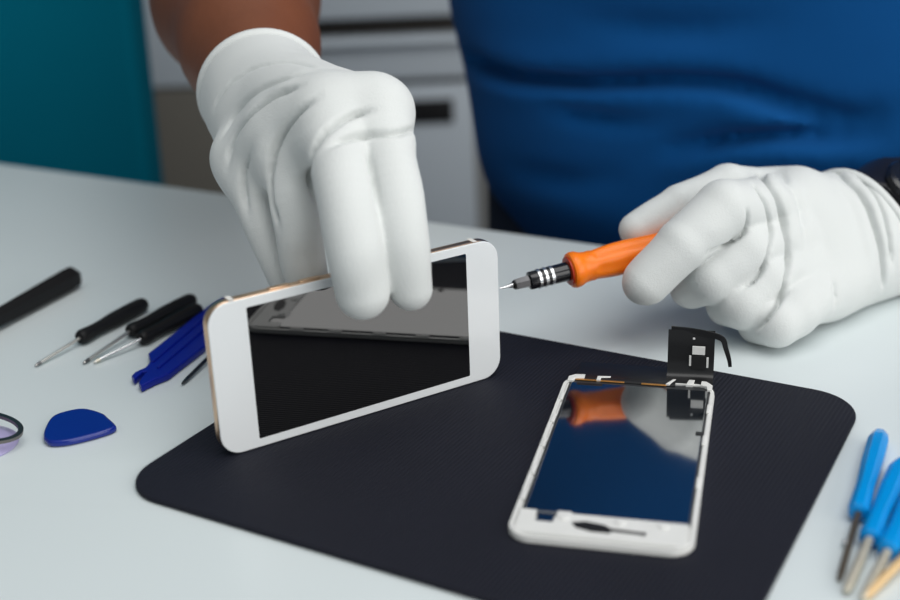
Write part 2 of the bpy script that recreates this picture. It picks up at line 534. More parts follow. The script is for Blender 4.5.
# far end
obj('copper_strip', box((-17.5, 65.4, 2.7), (22, 1.3, .4), .1, LF), M['copper'], ls, 'auto', 'copper tape')
obj('copper_strip', box((6.6, 65.2, 2.7), (11, 1.3, .4), .1, LF), M['copper'], ls, 'auto', 'copper tape')
tabs = [([(-31.8, 62.5), (-31.8, 66.5), (-29, 69.0), (-24.6, 69.4), (-24.6, 66.0), (-28.6, 65.4), (-29.4, 62.5)]),
        ([(-19.0, 64.8), (-19.0, 68.6), (-13.0, 69.2), (-13.0, 67.8), (-17.2, 67.2), (-17.2, 64.8)]),
        ([(11.8, 65.2), (13.4, 65.2), (16.2, 70.4), (14.6, 70.4)]),
        ([(20.6, 65.6), (23.6, 65.8), (24.4, 71.0), (21.6, 71.0)]),
        ([(27.0, 66.2), (29.6, 65.4), (30.2, 62.0), (32.2, 62.0), (32.2, 66.8), (29.4, 70.2), (27.2, 70.4)])]
for tpl in tabs:
    obj('metal_tab', slab(np.array(tpl), 2.2, 3.6, .25, LF), M['white'], ls, 'auto', 'white metal tab')
obj('camera_slot', box((-21.5, 60.2, 2.95), (11.5, 2.2, .25), .1, LF), M['black'], ls, 'auto', 'black slot')
# flex cable: flat part behind the top edge, then standing up and curling over
fl = LF(np.array([(-6.5, 65.0, 2.4), (-6.5, 68.0, 3.2), (-6.2, 76, 3.2), (-6, 84, 2.8)]))
fx = obj('flex_cable', ribbon(spline(fl, 6), lu, 45, .35), M['flex'], ls, 'auto', 'broad black ribbon cable')
base = LF(np.array([(21.8, 68.5, 3.0)]))[0]
st = [base, base+lv*5+np.array([0, 0, 1.2]), base+lv*7.5+np.array([0, 0, 6]), base+lv*8+np.array([0, 0, 11]), base+lv*8.3+np.array([0, 0, 16]), base+lv*9.2+np.array([0, 0, 21.8])]
su = obj('upright_flex', ribbon(spline(st, 6), unit(lu*1.0+lv*.05), [20.5]*31, .5), M['flex'], ls, 'auto', 'upright black flex cable')
SF = Fr(base+lv*7.5+np.array([0, 0, 9.0]), lu, -lv)      # its camera side: x right, y up
def sbox(name, cx, cy, w, h, m, zc=.6, t=.5, lab=None):
    return obj(name, box((cx, cy, zc), (w, h, t), .12, SF), m, su, 'auto', lab)
if SF.y[2] < 0: SF.y = -SF.y
sbox('connector_plate', 3.4, 4.2, 5.6, 4.0, M['white'], .9, .6, 'white contact plate')
sbox('connector_side', -.2, -1.0, .9, 5.0, M['white'], .9, .6, 'white bracket edge')
sbox('connector_side', 7.4, -1.4, .9, 5.0, M['white'], .9, .6, 'white bracket edge')
sbox('connector_body', 3.5, -1.6, 6.0, 6.6, M['black'], 1.0, .9)
sbox('rivet', 1.2, 9.8, 1.0, .8, M['white'], .9, .5, 'tiny silver dot')
top = base+lv*9.0+np.array([0, 0, 21.0])
tl = [top-lu*9+np.array([0, 0, .4]), top+lu*0+np.array([0, 0, .2]), top+lu*8-lv*.5-np.array([0, 0, .6]), top+lu*13.5-lv*1.5-np.array([0, 0, 2.0]), top+lu*15.2-lv*2.5-np.array([0, 0, 6.0]), top+lu*16.8-lv*3-np.array([0, 0, 11.0]), top+lu*17.4-lv*3-np.array([0, 0, 14.5])]
pth = spline(tl, 6)
obj('curled_tail', ribbon(pth, np.cross(np.gradient(pth, axis=0), lv), np.linspace(3.6, 1.5, len(pth)), .5), M['flex'], su, 'auto', 'curled narrow black cable end')

# ================================================================== ORANGE SCREWDRIVER
d0 = P(499.5, 288.5, 600); d1 = P(690, 240.5, 624)
DF = Fr(d0, d1-d0, (0, 0, 1)); DL = np.linalg.norm(d1-d0)
od = thing('precision_screwdriver', d0, 'orange handled precision screwdriver with black chuck held in gloved fingers', 'screwdriver')
px2 = DL/198.7
def X(px): return (px-499.5)/190.5*DL
prof = [(X(567), 1), (X(567.3), 6.4), (X(568.5), 8.2), (X(571), 8.7), (X(575), 8.55), (X(580), 7.5), (X(585), 7.1), (X(592), 7.3), (X(602), 8.0), (X(612), 8.4), (X(625), 8.5), (X(645), 8.0), (X(665), 7.7), (X(685), 7.6), (X(700), 6.6), (X(703), 3)]
ps = []
for (a, ra), (b, rb) in zip(prof[:-1], prof[1:]):
    for k in range(3): ps.append((a+(b-a)*k/3, ra+(rb-ra)*k/3))
ps.append(prof[-1])
obj('handle', lathe(ps, 48, DF, lobes=(.10, 6, X(590), X(699))), M['orange'], od, 'auto', 'orange moulded handle')
obj('collar', lathe([(X(565.5), 3), (X(566), 6.8), (X(567.4), 7.0), (X(567.6), 3)], 32, DF), mat('dark_red_plastic', (.45, .03, .005), .4), od, 'auto', 'dark red collar ring')
obj('chuck', lathe([(X(527.5), 2.4), (X(528.2), 4.1), (X(529), 4.3), (X(555), 4.5), (X(566.5), 4.6), (X(566.6), 2)], 32, DF), M['blackgloss'], od, 'auto', 'glossy black chuck')
for q in (537.2, 543.2, 549.2):
    obj('ring', lathe([(X(q-1.5), 4.2), (X(q-1.3), 4.75), (X(q+1.3), 4.75), (X(q+1.5), 4.2)], 32, DF), M['silver'], od, 'auto', 'silver ring')
obj('nose', lathe([(X(512), 1.2), (X(512.6), 1.9), (X(514), 2.5), (X(515), 2.7), (X(527.8), 3.0), (X(528), 2)], 6, DF), M['darksteel'], od, 'auto', 'dark steel nose')
obj('bit', lathe([(X(499.5), .25), (X(503), .5), (X(508), .75), (X(512.5), 1.3)], 16, DF), M['chrome'], od, 'auto', 'bright steel bit')

# ================================================================== TOOLS ON THE TABLE, LEFT
def tool_frame(pA, pB, z):
    a = at(*pA, z); b = at(*pB, z); fr = Fr(a, b-a); return fr, np.linalg.norm(b-a)

def slim_driver(label, h0, h1, tip, rh, rs, zoff, handle_mat, shaft_mat, group, flat_tip=True, sides=10, tipm=None, nm='screwdriver'):
    """h0 = handle far end, h1 = handle end at the shaft, tip = shaft end (all as points on the table)"""
    fr, L = tool_frame(h1, h0, rh)
    t = thing(nm, (fr.o[0], fr.o[1], 0), label, 'screwdriver', group)
    pr = [(0, rh*.45), (.4, rh*.7), (1.4, rh*.86), (L*.07, rh*.92), (L*.22, rh*.80), (L*.36, rh*.84), (L*.5, rh*.97), (L*.75, rh), (L*.93, rh*.96), (L*.98, rh*.75), (L, rh*.45)]
    obj('handle', lathe(pr, sides, fr), handle_mat, t, 'auto')
    a = fr.o + np.array([0, 0, 0]); b = at(*tip, rs+.2)
    fs = Fr(a, b-a); Ls = np.linalg.norm(b-a)
    obj('shaft', lathe([(-2, rs), (Ls*.86, rs), (Ls*.9, rs*.9), (Ls*.97, rs*.75), (Ls, rs*.3)], 12, fs), shaft_mat, t, 'auto', 'thin metal shaft')
    obj('tip', lathe([(Ls*.88, rs*1.05), (Ls*.96, rs*.85), (Ls*1.002, rs*.35)], 8, fs), tipm or M['darksteel'], t, 'auto', 'dark tip')
    return t

g = 'slim black screwdrivers on the table'
fr, L = tool_frame((-6, 320), (75, 276), 6.0)
t = thing('screwdriver', (fr.o[0], fr.o[1], 0), 'thick black tool handle cut off by the photo\'s left edge', 'screwdriver', None)
obj('handle', lathe([(-24, 3), (-20, 4.6), (L*.0, 5.3), (L*.55, 6.6), (L*.86, 7.2), (L*.95, 6.9), (L, 5.0)], 6, fr), M['blackplastic'], t, False)
fs = Fr(fr.o, -fr.x+np.array([0, 0, -.085]))
obj('shaft', lathe([(18, 1.6), (60, 1.5), (64, .6)], 12, fs), M['steel'], t, 'auto', 'metal shaft')
slim_driver('slim black screwdriver lying alone with its thin dark shaft', (145.5, 303), (79, 338.5), (35, 366), 4.3, .85, 0, M['blackplastic'], M['steel'], g)
slim_driver('black screwdriver with bright shaft, farther of the close pair', (194, 298.5), (129, 332), (83, 363.5), 4.2, .95, 0, M['blackplastic'], M['steel'], g)
slim_driver('black screwdriver with bright shaft, pressed against the blue fork tool', (200, 308.5), (140, 339.5), (94, 362.5), 4.2, .95, 0, M['blackplastic'], M['chrome'], g, tipm=M['paleshaft'])
slim_driver('screwdriver mostly behind the standing phone, only its dark tip showing', (262, 312), (226, 340), (182, 384), 3.8, 1.0, 0, M['blackplastic'], M['darksteel'], g)

# blue forked opening tool
fr, L = tool_frame((140, 379), (217, 303), 0)
bt = thing('opening_tool', (fr.o[0], fr.o[1], 0), 'royal blue plastic pry tool with a forked tip', 'pry tool')
def tb2(pts, z):   # pixels on the table -> outline in table plane
    return np.array([at(x, y, z)[:2] for x, y in pts])
ID = Fr((0, 0, 0), (1, 0, 0))
out = tb2([(148, 353), (206, 307), (224, 296), (232, 300), (222, 324), (204, 346), (168, 373.5), (154, 379), (141, 385.5), (138.5, 382), (142, 376), (147, 371), (143, 371), (134, 378.5), (131.5, 375), (135, 371.5), (145, 367), (150, 361)], 4.0)
obj('blade_body', slab(out, .3, 4.0, .8, ID), M['bluetool'], bt, 'auto')
for A, B in (((152, 363), (216, 309)), ((158, 369), (218, 318))):
    a = at(*A, 3.8); b = at(*B, 3.8); f2 = Fr(a, b-a); l2 = np.linalg.norm(b-a)
    obj('rib', box((l2/2, 0, .4), (l2, 1.7, 1.6), .5, f2), M['bluetool'], bt, 'auto')

# blue opening pick
pk_ = tb2([(43.5, 437.5), (43.8, 430), (51, 417), (64.5, 411), (84, 408), (102, 412.5), (108, 417), (115.5, 424), (114.7, 427), (105, 431), (84, 437), (64.5, 441), (49.5, 441.5)], 3.0)
pk_ = spline(np.array([(x, y, 0) for x, y in np.vstack([pk_, pk_[:1]])]), 4)[:-1, :2]
o = obj('opening_pick', slab(pk_, 0.1, 3.2, 1.2, ID), M['pickblue'], None, 'auto')
tag(o, 'dark blue rounded plastic opening pick lying flat on the white table', 'pick')

# suction cup with its ring at the left edge
cc = at(-21, 446, 0)
sc_ = thing('suction_cup', cc, 'pale purple suction cup with a metal ring at the left edge', 'suction cup')
CF = Fr(cc, (0, 0, 1), (1, 0, 0))
obj('cup', lathe([(0.1, 16.5), (.8, 16.8), (2.0, 15.5), (4.0, 11), (6.5, 6.5), (8.5, 5.0), (12, 4.6), (13, 3.2), (13.2, 1)], 40, CF), M['purple'], sc_, 'auto')
rc = at(-18, 427, 9.5)
th = np.linspace(0, 2*math.pi, 49)[:-1]
ra_ = unit(_R*1.0 - np.array([0, 0, .18])); rb_ = unit(np.array([-.12, .97, .10]))
rb_ = unit(rb_-ra_*np.dot(ra_, rb_))
rp = np.array([rc+ra_*16.2*math.cos(a)+rb_*11*math.sin(a) for a in th])
nrm = unit(np.cross(ra_, rb_)); vv = []
for i, a in enumerate(th):
    rad = unit(rp[i]-rc)
    for u_, v_ in ((-1.1, -.8), (1.1, -.8), (1.1, .8), (-1.1, .8)): vv.append(rp[i]+rad*u_+nrm*v_)
ff = [(i*4+k, i*4+(k+1) % 4, ((i+1) % 48)*4+(k+1) % 4, ((i+1) % 48)*4+k) for i in range(48) for k in range(4)]
obj('pull_ring', (np.array(vv), ff), mat('dark_ring_steel', (.22, .2, .19), .25, 1.0), sc_, 'auto', 'flat dark steel pull ring')

# ================================================================== BLUE SCREWDRIVERS, RIGHT FRONT
gb = 'sky blue screwdrivers at the right front corner'
def blue_driver(label, top_, bot, tip, rh, rs, shaft_m, lift=0.0):
    fr, L = tool_frame(bot, top_, rh+lift)
    t = thing('blue_screwdriver', (fr.o[0], fr.o[1], 0), label, 'screwdriver', gb)
    pr = [(0, rh*.5), (.8, rh*.85), (2, rh*.95), (L*.3, rh*.85), (L*.6, rh), (L*.88, rh*1.0), (L*.96, rh*.8), (L, rh*.5)]
    obj('handle', lathe(pr, 8, fr), M['skyblue'], t, 'auto', 'sky blue faceted handle')
    b = at(*tip, rs+.1); fs = Fr(fr.o, b-fr.o); Ls = np.linalg.norm(b-fr.o)
    obj('shaft', lathe([(-1, rs), (Ls*.9, rs), (Ls, rs*.6)], 12, fs), shaft_m, t, 'auto', 'pale metal shaft')
blue_driver('sky blue screwdriver nearest the black mat, its handle fully in view', (880.5, 433), (858, 514), (839, 580), 4.3, 1.2, mat('brown_steel', (.16, .13, .10), .4, .7))
blue_driver('sky blue screwdriver with pale shaft, second from the black mat', (903, 462), (869, 540), (846, 592), 4.3, 1.7, M['paleshaft'])
blue_driver('sky blue screwdriver with pale shaft, third from the black mat', (921, 482), (887, 552), (862, 600), 4.3, 1.6, M['paleshaft'])
blue_driver('sky blue screwdriver with tan shaft, farthest from the black mat', (950, 520), (910, 552), (864, 598), 4.3, 1.7, M['tanshaft'], .0)
o = obj('steel_ball', lathe([(0.05, .3), (.3, 1.1), (1.1, 1.7), (1.9, 1.7), (2.7, 1.1), (3.0, .3)], 20, Fr(at(846, 547, 0), (0, 0, 1), (1, 0, 0))), M['silver'], None, 'auto')
tag(o, 'tiny bright bead beside the shaft of the blue screwdriver nearest the mat', 'bead')

# ================================================================== PERSON
TC = np.array([205.0, 818.0, 0]) + NE*14 - UE*9
def tl_(p):
    q = p-TC.astype(np.float32)
    return q@UE.astype(np.float32), q@NE.astype(np.float32), p[:, 2]
def tp(a, b, z): return TC+UE*a+NE*b+np.array([0, 0, z])

# --- joints
rW, rF = P(266, 100, 628), P(237, 2, 742)
rE = rW+unit(rF-rW)*265
rS = tp(-185, 10, 440)
lW = P(888, 230, 688); lE = np.array([428.0, 800, 75]); lS = tp(185, 10, 440)
# --- right hand joints (image left)
RH = dict(
    index=[(P(375, 113, 549), 12.6), (P(394, 185, 525), 11.2), (P(403, 240, 520), 10.6), (P(410, 288, 527), 9.3)],
    middle=[(P(333, 119, 548), 13.5), (P(344, 185, 519), 12.2), (P(354, 245, 512), 11.6), (P(363, 293, 518), 10.8)],
    ring=[(P(284, 136, 566), 12.5), (P(293, 195, 554), 10.8), (P(303, 262, 558), 9.8), (P(318, 320, 568), 8.6)],
    pinky=[(P(246, 160, 585), 11.5), (P(257, 205, 574), 9.8), (P(280, 262, 573), 8.8), (P(305, 318, 575), 7.8)],
    thumb=[(P(330, 110, 610), 15), (P(372, 170, 612), 12.0), (P(392, 235, 596), 10.6), (P(396, 285, 574), 9.2)])
def refine(ch, n=8):
    pts = np.array([[*c, r_] for c, r_ in ch]); e = np.vstack([2*pts[0]-pts[1], pts, 2*pts[-1]-pts[-2]]); out = []
    for i_ in range(1, len(e)-2):
        for k_ in range(n):
            t = k_/n
            out.append(.5*((2*e[i_])+(-e[i_-1]+e[i_+1])*t+(2*e[i_-1]-5*e[i_]+4*e[i_+1]-e[i_+2])*t*t+(-e[i_-1]+3*e[i_]-3*e[i_+1]+e[i_+2])*t**3))
    out.append(pts[-1]); return [(o_[:3], float(o_[3])) for o_ in out]
RHS = {k: refine(v) for k, v in RH.items()}
rax = unit(rF-rW)
def right_glove(p):
    f = None
    for k in ('index', 'middle', 'ring', 'pinky', 'thumb'):
        d = d_chain(p, RHS[k], .3)
        f = d if f is None else smin(f, d, 2.0)
    palm = None
    for k, r0 in (('index', 22), ('middle', 22), ('ring', 22), ('pinky', 21)):
        d = d_seg(p, rW, RH[k][0][0], r0, RH[k][0][1]+1.5)
        palm = d if palm is None else smin(palm, d, 14)
    palm = smin(palm, d_seg(p, rW, (RH['middle'][0][0]+RH['ring'][0][0])/2+np.array([0, 6, 6]), 25, 17), 12)
    ks = ('index', 'middle', 'ring', 'pinky')
    for k1, k2 in zip(ks[:-1], ks[1:]):
        a, b = RH[k1], RH[k2]
        palm = smin(palm, d_seg(p, a[0][0], b[0][0], a[0][1]+3.2, b[0][1]+3.2), 8)
        m1 = a[0][0]*.6+a[1][0]*.4; m2 = b[0][0]*.6+b[1][0]*.4
        palm = smin(palm, d_seg(p, m1, m2, 11.0, 10.4), 6)
    palm = smin(palm, d_seg(p, rW+rax*22, rW-rax*18, 27.5, 25), 12)
    palm = smin(palm, d_seg(p, rW-rax*15, RH['thumb'][0][0], 22, 18), 10)
    d = smin(palm, f, 8)
    cut = (p-(rW+rax*12).astype(np.float32))@rax.astype(np.float32)
    return np.maximum(d, cut)
rfold_spec = [   # sight lines along each crease (negative = groove) or soft ridge, height mm, half width mm
    ([(212, 116), (220, 96), (236, 79), (260, 66), (290, 62), (318, 68)], -1.51, 1.31),
    ([(221, 140), (234, 114), (256, 92), (284, 79), (310, 73)], -2.20, 1.80),
    ([(227, 168), (234, 138), (252, 112), (276, 95), (302, 86)], -3.94, 1.56),
    ([(279, 230), (270, 196), (270, 168), (280, 138), (298, 112), (318, 97)], -5.10, 1.56),
    ([(315, 205), (310, 175), (313, 152), (326, 132), (350, 116), (380, 110)], -4.18, 1.48),
    ([(324, 150), (344, 139), (366, 135), (392, 133), (416, 130)], -3.94, 1.39),
    ([(250, 220), (244, 195), (244, 170), (252, 148)], -3.02, 1.56),
    ([(367, 148), (373, 180), (379, 215)], -2.32, 1.31),
    ([(255, 190), (258, 156), (272, 126), (294, 104)], 1.6, 4.5),
    ([(296, 190), (294, 160), (306, 132), (330, 110)], 1.7, 4.5),
    ([(232, 182), (238, 152), (252, 126)], 1.2, 3.5),
    ([(330, 126), (356, 118), (390, 116)], 1.0, 4.0),
]
RG = folds_on(right_glove, rfold_spec, 420, 720)
allp = np.array([q[0] for v in RH.values() for q in v]+[rW+rax*16])
rg_geo = surface(right_glove, allp.min(0)-32, allp.max(0)+32, .9, RG,
                 lambda q: waves(q, .28, 3, (.16, .34)))

# --- left hand (image right)
LH = dict(
    thumb=[(P(775, 205, 668), 18.0), (P(728, 190, 646), 12.8), (P(680, 206, 636), 10.4), (P(637, 230, 631), 9.0)],
    index=[(P(795, 207, 655), 16.0), (P(723, 209, 608), 13.8), (P(682, 245, 602), 12.2), (P(646, 282, 604), 11.2)],
    middle=[(P(806, 232, 652), 16.0), (P(745, 250, 615), 13.8), (P(713, 277, 613), 12.8), (P(692, 287, 624), 10.6)],
    ring=[(P(814, 258, 650), 15.0), (P(763, 280, 618), 13.6), (P(743, 303, 614), 12.8), (P(728, 305, 628), 10.6)],
    pinky=[(P(824, 280, 646), 14.0), (P(792, 311, 617), 13.2), (P(776, 323, 610), 11.6), (P(759, 323, 622), 10.4)])
lax = unit(lE-lW)
def left_glove(p):
    f = None
    for k in ('index', 'middle', 'ring', 'pinky', 'thumb'):
        d = d_chain(p, LH[k], 1.2)
        f = d if f is None else smin(f, d, 1.6)
    palm = None
    for k, r0 in (('index', 24), ('middle', 24), ('ring', 24), ('pinky', 22)):
        d = d_seg(p, lW-lax*6, LH[k][0][0], r0, LH[k][0][1]+2.5)
        palm = d if palm is None else smin(palm, d, 14)
    ks = ('index', 'middle', 'ring', 'pinky')
    for k1, k2 in zip(ks[:-1], ks[1:]):
        a, b = LH[k1], LH[k2]
        palm = smin(palm, d_seg(p, a[0][0], b[0][0], a[0][1]+3, b[0][1]+3), 8)
        palm = smin(palm, d_seg(p, a[0][0]*.55+a[1][0]*.45, b[0][0]*.55+b[1][0]*.45, a[1][1]*.5+a[0][1]*.5-.6, b[1][1]*.5+b[0][1]*.5-.6), 6)
        palm = smin(palm, d_seg(p, a[0][0]*.5+lW*.5, b[0][0]*.5+lW*.5, 22.5, 21), 10)
    palm = smin(palm, d_seg(p, P(824, 290, 642), P(868, 262, 674), 14.5, 20), 10)
    palm = smin(palm, d_seg(p, lW-lax*20, LH['thumb'][0][0], 24, 17), 10)
    palm = smin(palm, d_seg(p, lW-lax*10, lW+lax*20, 28.5, 31), 12)
    d = smin(palm, f, 6)
    d = -smin(-d, p[:, 2]-.4, 2)      # pressed flat where it rests on the table
    cut = (p-(lW-lax*20).astype(np.float32))@lax.astype(np.float32)
    return np.maximum(d, cut)
lfold_spec = [
    ([(760, 174), (777, 198), (785, 230), (788, 262), (784, 290), (768, 315), (753, 332)], -6.08, 1.28),
    ([(752, 182), (765, 202), (771, 226), (771, 246), (765, 264), (754, 280), (740, 290)], -4.94, 1.12),
    ([(768, 172), (786, 198), (794, 230), (797, 262), (794, 288)], 1.3, 3.4),
    ([(779, 171), (796, 194), (803, 222), (806, 250)], -2.28, 2.08),
    ([(747, 205), (748, 220), (742, 234), (726, 244), (706, 254)], -4.56, 1.04),
    ([(836, 170), (862, 196), (876, 230), (883, 262), (884, 290)], -4.94, 1.28),
    ([(850, 168), (876, 196), (888, 230), (893, 268)], -4.56, 1.20),
    ([(843, 168), (870, 196), (883, 232), (889, 268)], 1.2, 2.2),
    ([(824, 170), (850, 196), (864, 226), (872, 262), (872, 290)], 1.3, 3.2),
    ([(834, 312), (836, 300), (835, 288), (831, 274)], -2.6, 1.28),
    ([(824, 312), (826, 300), (825, 286)], 1.2, 3.0),
    ([(698, 224), (710, 228), (720, 238)], .8, 3.0),
    ([(727, 300), (729, 304)], 1.6, 1.6),
]
LG = folds_on(left_glove, lfold_spec, 480, 780)
allp2 = np.array([q[0] for v in LH.values() for q in v]+[lW+lax*16])
lg_geo = surface(left_glove, allp2.min(0)-32, allp2.max(0)+32, .8, LG,
                 lambda q: waves(q, .28, 8, (.16, .34)))

def cuff_hem(c, axis, fn, inner=2.2):
    """rolled hem following the glove's own cross-section just before the cut"""
    a = unit(np.cross(axis, [0, 0, 1])); b = np.cross(axis, a); pts = []
    for t in np.linspace(0, 2*math.pi, 61)[:-1]:
        dr = a*math.cos(t)+b*math.sin(t); rr = np.linspace(10, 60, 300)
        d = fn((c+rr[:, None]*dr).astype(np.float32)); i = int(np.argmax(d > 0)); pts.append(c+dr*(rr[i]-.2))
    pts = np.array(pts); v = []; f = []; n = 10
    ctr = pts.mean(0)
    for i in range(60):
        rad = unit(pts[i]-ctr)
        for k in range(n):
            w = 2*math.pi*k/n; v.append(pts[i]+inner*(rad*math.cos(w)+axis*1.25*math.sin(w)))
    for i in range(60):
        for k in range(n):
            f.append((i*n+k, i*n+(k+1) % n, ((i+1) % 60)*n+(k+1) % n, ((i+1) % 60)*n+k))
    v = np.array(v); v[:, 2] = np.maximum(v[:, 2], .6)
    return v, f
# --- body: one continuous skin mesh (head, neck, chest, arms, hands inside the gloves)
hc = tp(0, -10, 690)
up_ = np.array([0, 0, 1.0])
def body(p):
    d = d_ell(p, tp(0, 0, 330), (UE, NE, up_), (165, 95, 210))
    d = smin(d, d_ell(p, tp(0, 10, 60), (UE, NE, up_), (150, 95, 220)), 60)
    for S_, E_, W_ in ((rS, rE, rW), (lS, lE, lW)):
        sg = unit(E_-W_)
        d = smin(d, d_seg(p, S_, E_, 56, 44), 30)
        d = smin(d, d_chain(p, [(E_, 45), (W_+(E_-W_)*.55, 47), (W_+(E_-W_)*.28, 35.5), (W_, 24), (W_-sg*40, 15)], 12), 20)
    d = smin(d, d_seg(p, tp(0, 8, 470), tp(0, 0, 620), 62, 55), 35)
    d = smin(d, d_ell(p, hc, (UE, NE, up_), (76, 96, 118)), 18)
    d = smin(d, d_ell(p, hc+np.array([0, 0, -62])-NE*38, (UE, NE, up_), (46, 48, 52)), 25)       # jaw
    d = smin(d, d_seg(p, hc-NE*92+up_*12, hc-NE*112-up_*26, 8, 13), 10)                       # nose
    for s in (-1, 1):
        d = smin(d, d_ell(p, hc+UE*s*77-up_*8+NE*6, (UE, NE, up_), (9, 20, 32)), 6)             # ears
        eye = d_ell(p, hc+UE*s*31-NE*96+up_*8, (UE, NE, up_), (17, 12, 10))
        d = -smin(-d, eye, 8)
        d = smin(d, d_ell(p, hc+UE*s*31-NE*82+up_*8, (UE, NE, up_), (12, 12, 9)), 2)            # eyes
    mouth = d_seg(p, hc-UE*22-NE*90-up_*62, hc+UE*22-NE*90-up_*62, 3, 3)
    return -smin(-d, mouth, 5)
bp_ = np.array([tp(-230, -130, -170), tp(230, 130, -170), tp(230, -130, 830), tp(-230, 130, 830), rW-rax*45, lW-lax*45, rE, lE])
body_geo = surface(body, bp_.min(0)-60, bp_.max(0)+60, 5.0, (), lambda q: waves(q, .8, 5, (.05, .12)), 2)
feet = tp(0, 0, -TABLE_H)
person = thing('person', feet, 'person in a blue shirt and white gloves working behind the table', 'person')
obj('body', body_geo, M['skin'], person)

def hair_(p):
    d = d_ell(p, hc+up_*10+NE*8, (UE, NE, up_), (82, 98, 118))
    return np.maximum(d, -((p-hc.astype(np.float32))@(unit(up_*1+NE*1.0)).astype(np.float32)-10))
obj('hair', surface(hair_, hc-120, hc+150, 5, (), lambda q: waves(q, 2, 2, (.2, .35))), M['hair'], person)

gl = obj('glove', rg_geo, M['glove'], person, True, 'white cotton glove pinching the standing phone')
obj('hem', cuff_hem(rW+rax*10, rax, right_glove, 2.3), M['glove'], gl)
gl2 = obj('glove', lg_geo, M['glove'], person, True, 'white cotton glove gripping the orange screwdriver')
obj('hem', cuff_hem(lW-lax*22, lax, left_glove, 2.0), M['glove'], gl2)

# watch behind the left cuff
wc = lW+lax*0
def watch_(p):
    q = p-wc.astype(np.float32); h = q@lax.astype(np.float32)
    rad = np.linalg.norm(q-h[:, None]*lax.astype(np.float32), axis=1)
    d = np.maximum(np.abs(rad-33.0)-3.0, np.abs(h)-16)
    return np.maximum(d, 1-p[:, 2])
ws = obj('watch_strap', surface(watch_, wc-50, wc+50, 1.6), M['strap'], person, True, 'black watch strap')
wn = unit(np.array([.2, -.4, .8])); wn = unit(wn-lax*np.dot(wn, lax))
obj('watch_case', lathe([(-4, 13), (-3, 15.5), (1, 16), (3, 14.5), (3.6, 12)], 36, Fr(wc+wn*36, wn, lax)), M['blackgloss'], ws, 'auto', 'dark round watch case')

# --- shirt
A_Z = [(-60, 130), (-25, 162), (0, 178), (25, 186), (60, 192), (120, 206), (200, 214), (320, 212), (420, 200), (480, 150), (520, 90)]
B_Z = [(-60, 115), (-20, 126), (10, 133), (60, 136), (120, 132), (200, 128), (320, 125), (420, 110), (480, 95), (520, 75)]
HEM = -26.0
def shirt(p):
    a, b, z = tl_(p)
    A = np.interp(z, *zip(*A_Z)); B = np.interp(z, *zip(*B_Z))
    k = (np.abs(a/A)**2.3+np.abs(b/B)**2.3)**(1/2.3)
    d = (k-1)*np.minimum(A, B)*.9
    d = np.maximum(d, z-515); d = np.maximum(d, HEM-z)
    for S_, E_ in ((rS, rE), (lS, lE)):
        e = d_seg(p, S_, S_+(E_-S_)*.62, 68, 62)
        e = np.maximum(e, (p-(S_+(E_-S_)*.62).astype(np.float32))@unit(E_-S_).astype(np.float32))
        d = smin(d, e, 30)
    return d
sfold_spec = [
    ([(462, 58), (511, 76), (583, 82), (667, 80), (733, 86), (789, 105), (844, 118), (900, 112)], -13.12, 6.12),
    ([(470, 50), (520, 62), (590, 68), (670, 66), (740, 72), (800, 88)], 4.40, 9.00),
    ([(470, 76), (520, 92), (590, 98), (667, 96), (730, 102), (789, 122), (850, 131)], 5.50, 9.00),
    ([(528, 103), (594, 115), (667, 124)], -7.50, 5.35),
    ([(640, 158), (690, 146), (740, 138), (800, 136), (856, 138), (900, 128)], -11.25, 6.12),
    ([(660, 140), (711, 128), (770, 122), (840, 126)], 4.40, 9.00),
    ([(640, 172), (700, 160), (760, 150), (820, 150), (890, 146)], 5.50, 9.00),
    ([(500, 170), (560, 180), (640, 176)], -5.62, 7.65),
    ([(560, 20), (680, 28), (800, 18)], -5.62, 7.65),
]
SFo = folds_on(shirt, sfold_spec, 600, 1100, 5, 5.0)
sb = np.array([tp(-330, -150, -20), tp(330, -150, -20), tp(330, 160, 540), tp(-330, 160, 540), rS-90, rE, lS+60, lE])
shirt_geo = surface(shirt, sb.min(0)-12, sb.max(0)+12, 4.0, SFo, lambda q: waves(q, 1.6, 12, (.03, .06)), 2)
obj('shirt', shirt_geo, M['shirt'], person, True, 'blue short sleeved shirt')

# --- trousers and shoes
def trousers(p):
    a, b, z = tl_(p)
    k = (np.abs(a/186)**2.3+np.abs(b/112)**2.3)**(1/2.3)
    d = np.maximum((k-1)*105, np.maximum(z-22, -230-z))
    for s in (-1, 1):
        d = smin(d, d_chain(p, [(tp(s*85, 0, -170), 90), (tp(s*95, 0, -480), 70), (tp(s*100, 10, -850), 58)], 20), 30)
    return np.maximum(d, -868-z)
obj('trousers', surface(trousers, tp(0, 0, -880)-np.array([260, 260, 0]), tp(0, 0, 60)+np.array([260, 260, 0]), 6.0, (), lambda q: waves(q, 2, 7, (.03, .07)), 2), M['trousers'], person, True, 'dark navy trousers')
for s in (-1, 1):
    def shoe(p, s=s):
        d = d_seg(p, tp(s*100, 30, -858), tp(s*112, -150, -872), 46, 40)
        return np.maximum(d, (-TABLE_H+1)-p[:, 2])
    c = tp(s*106, -60, -870)
    obj('shoe', surface(shoe, c-np.array([190, 190, 40]), c+np.array([190, 190, 80]), 5), M['shoe'], person)

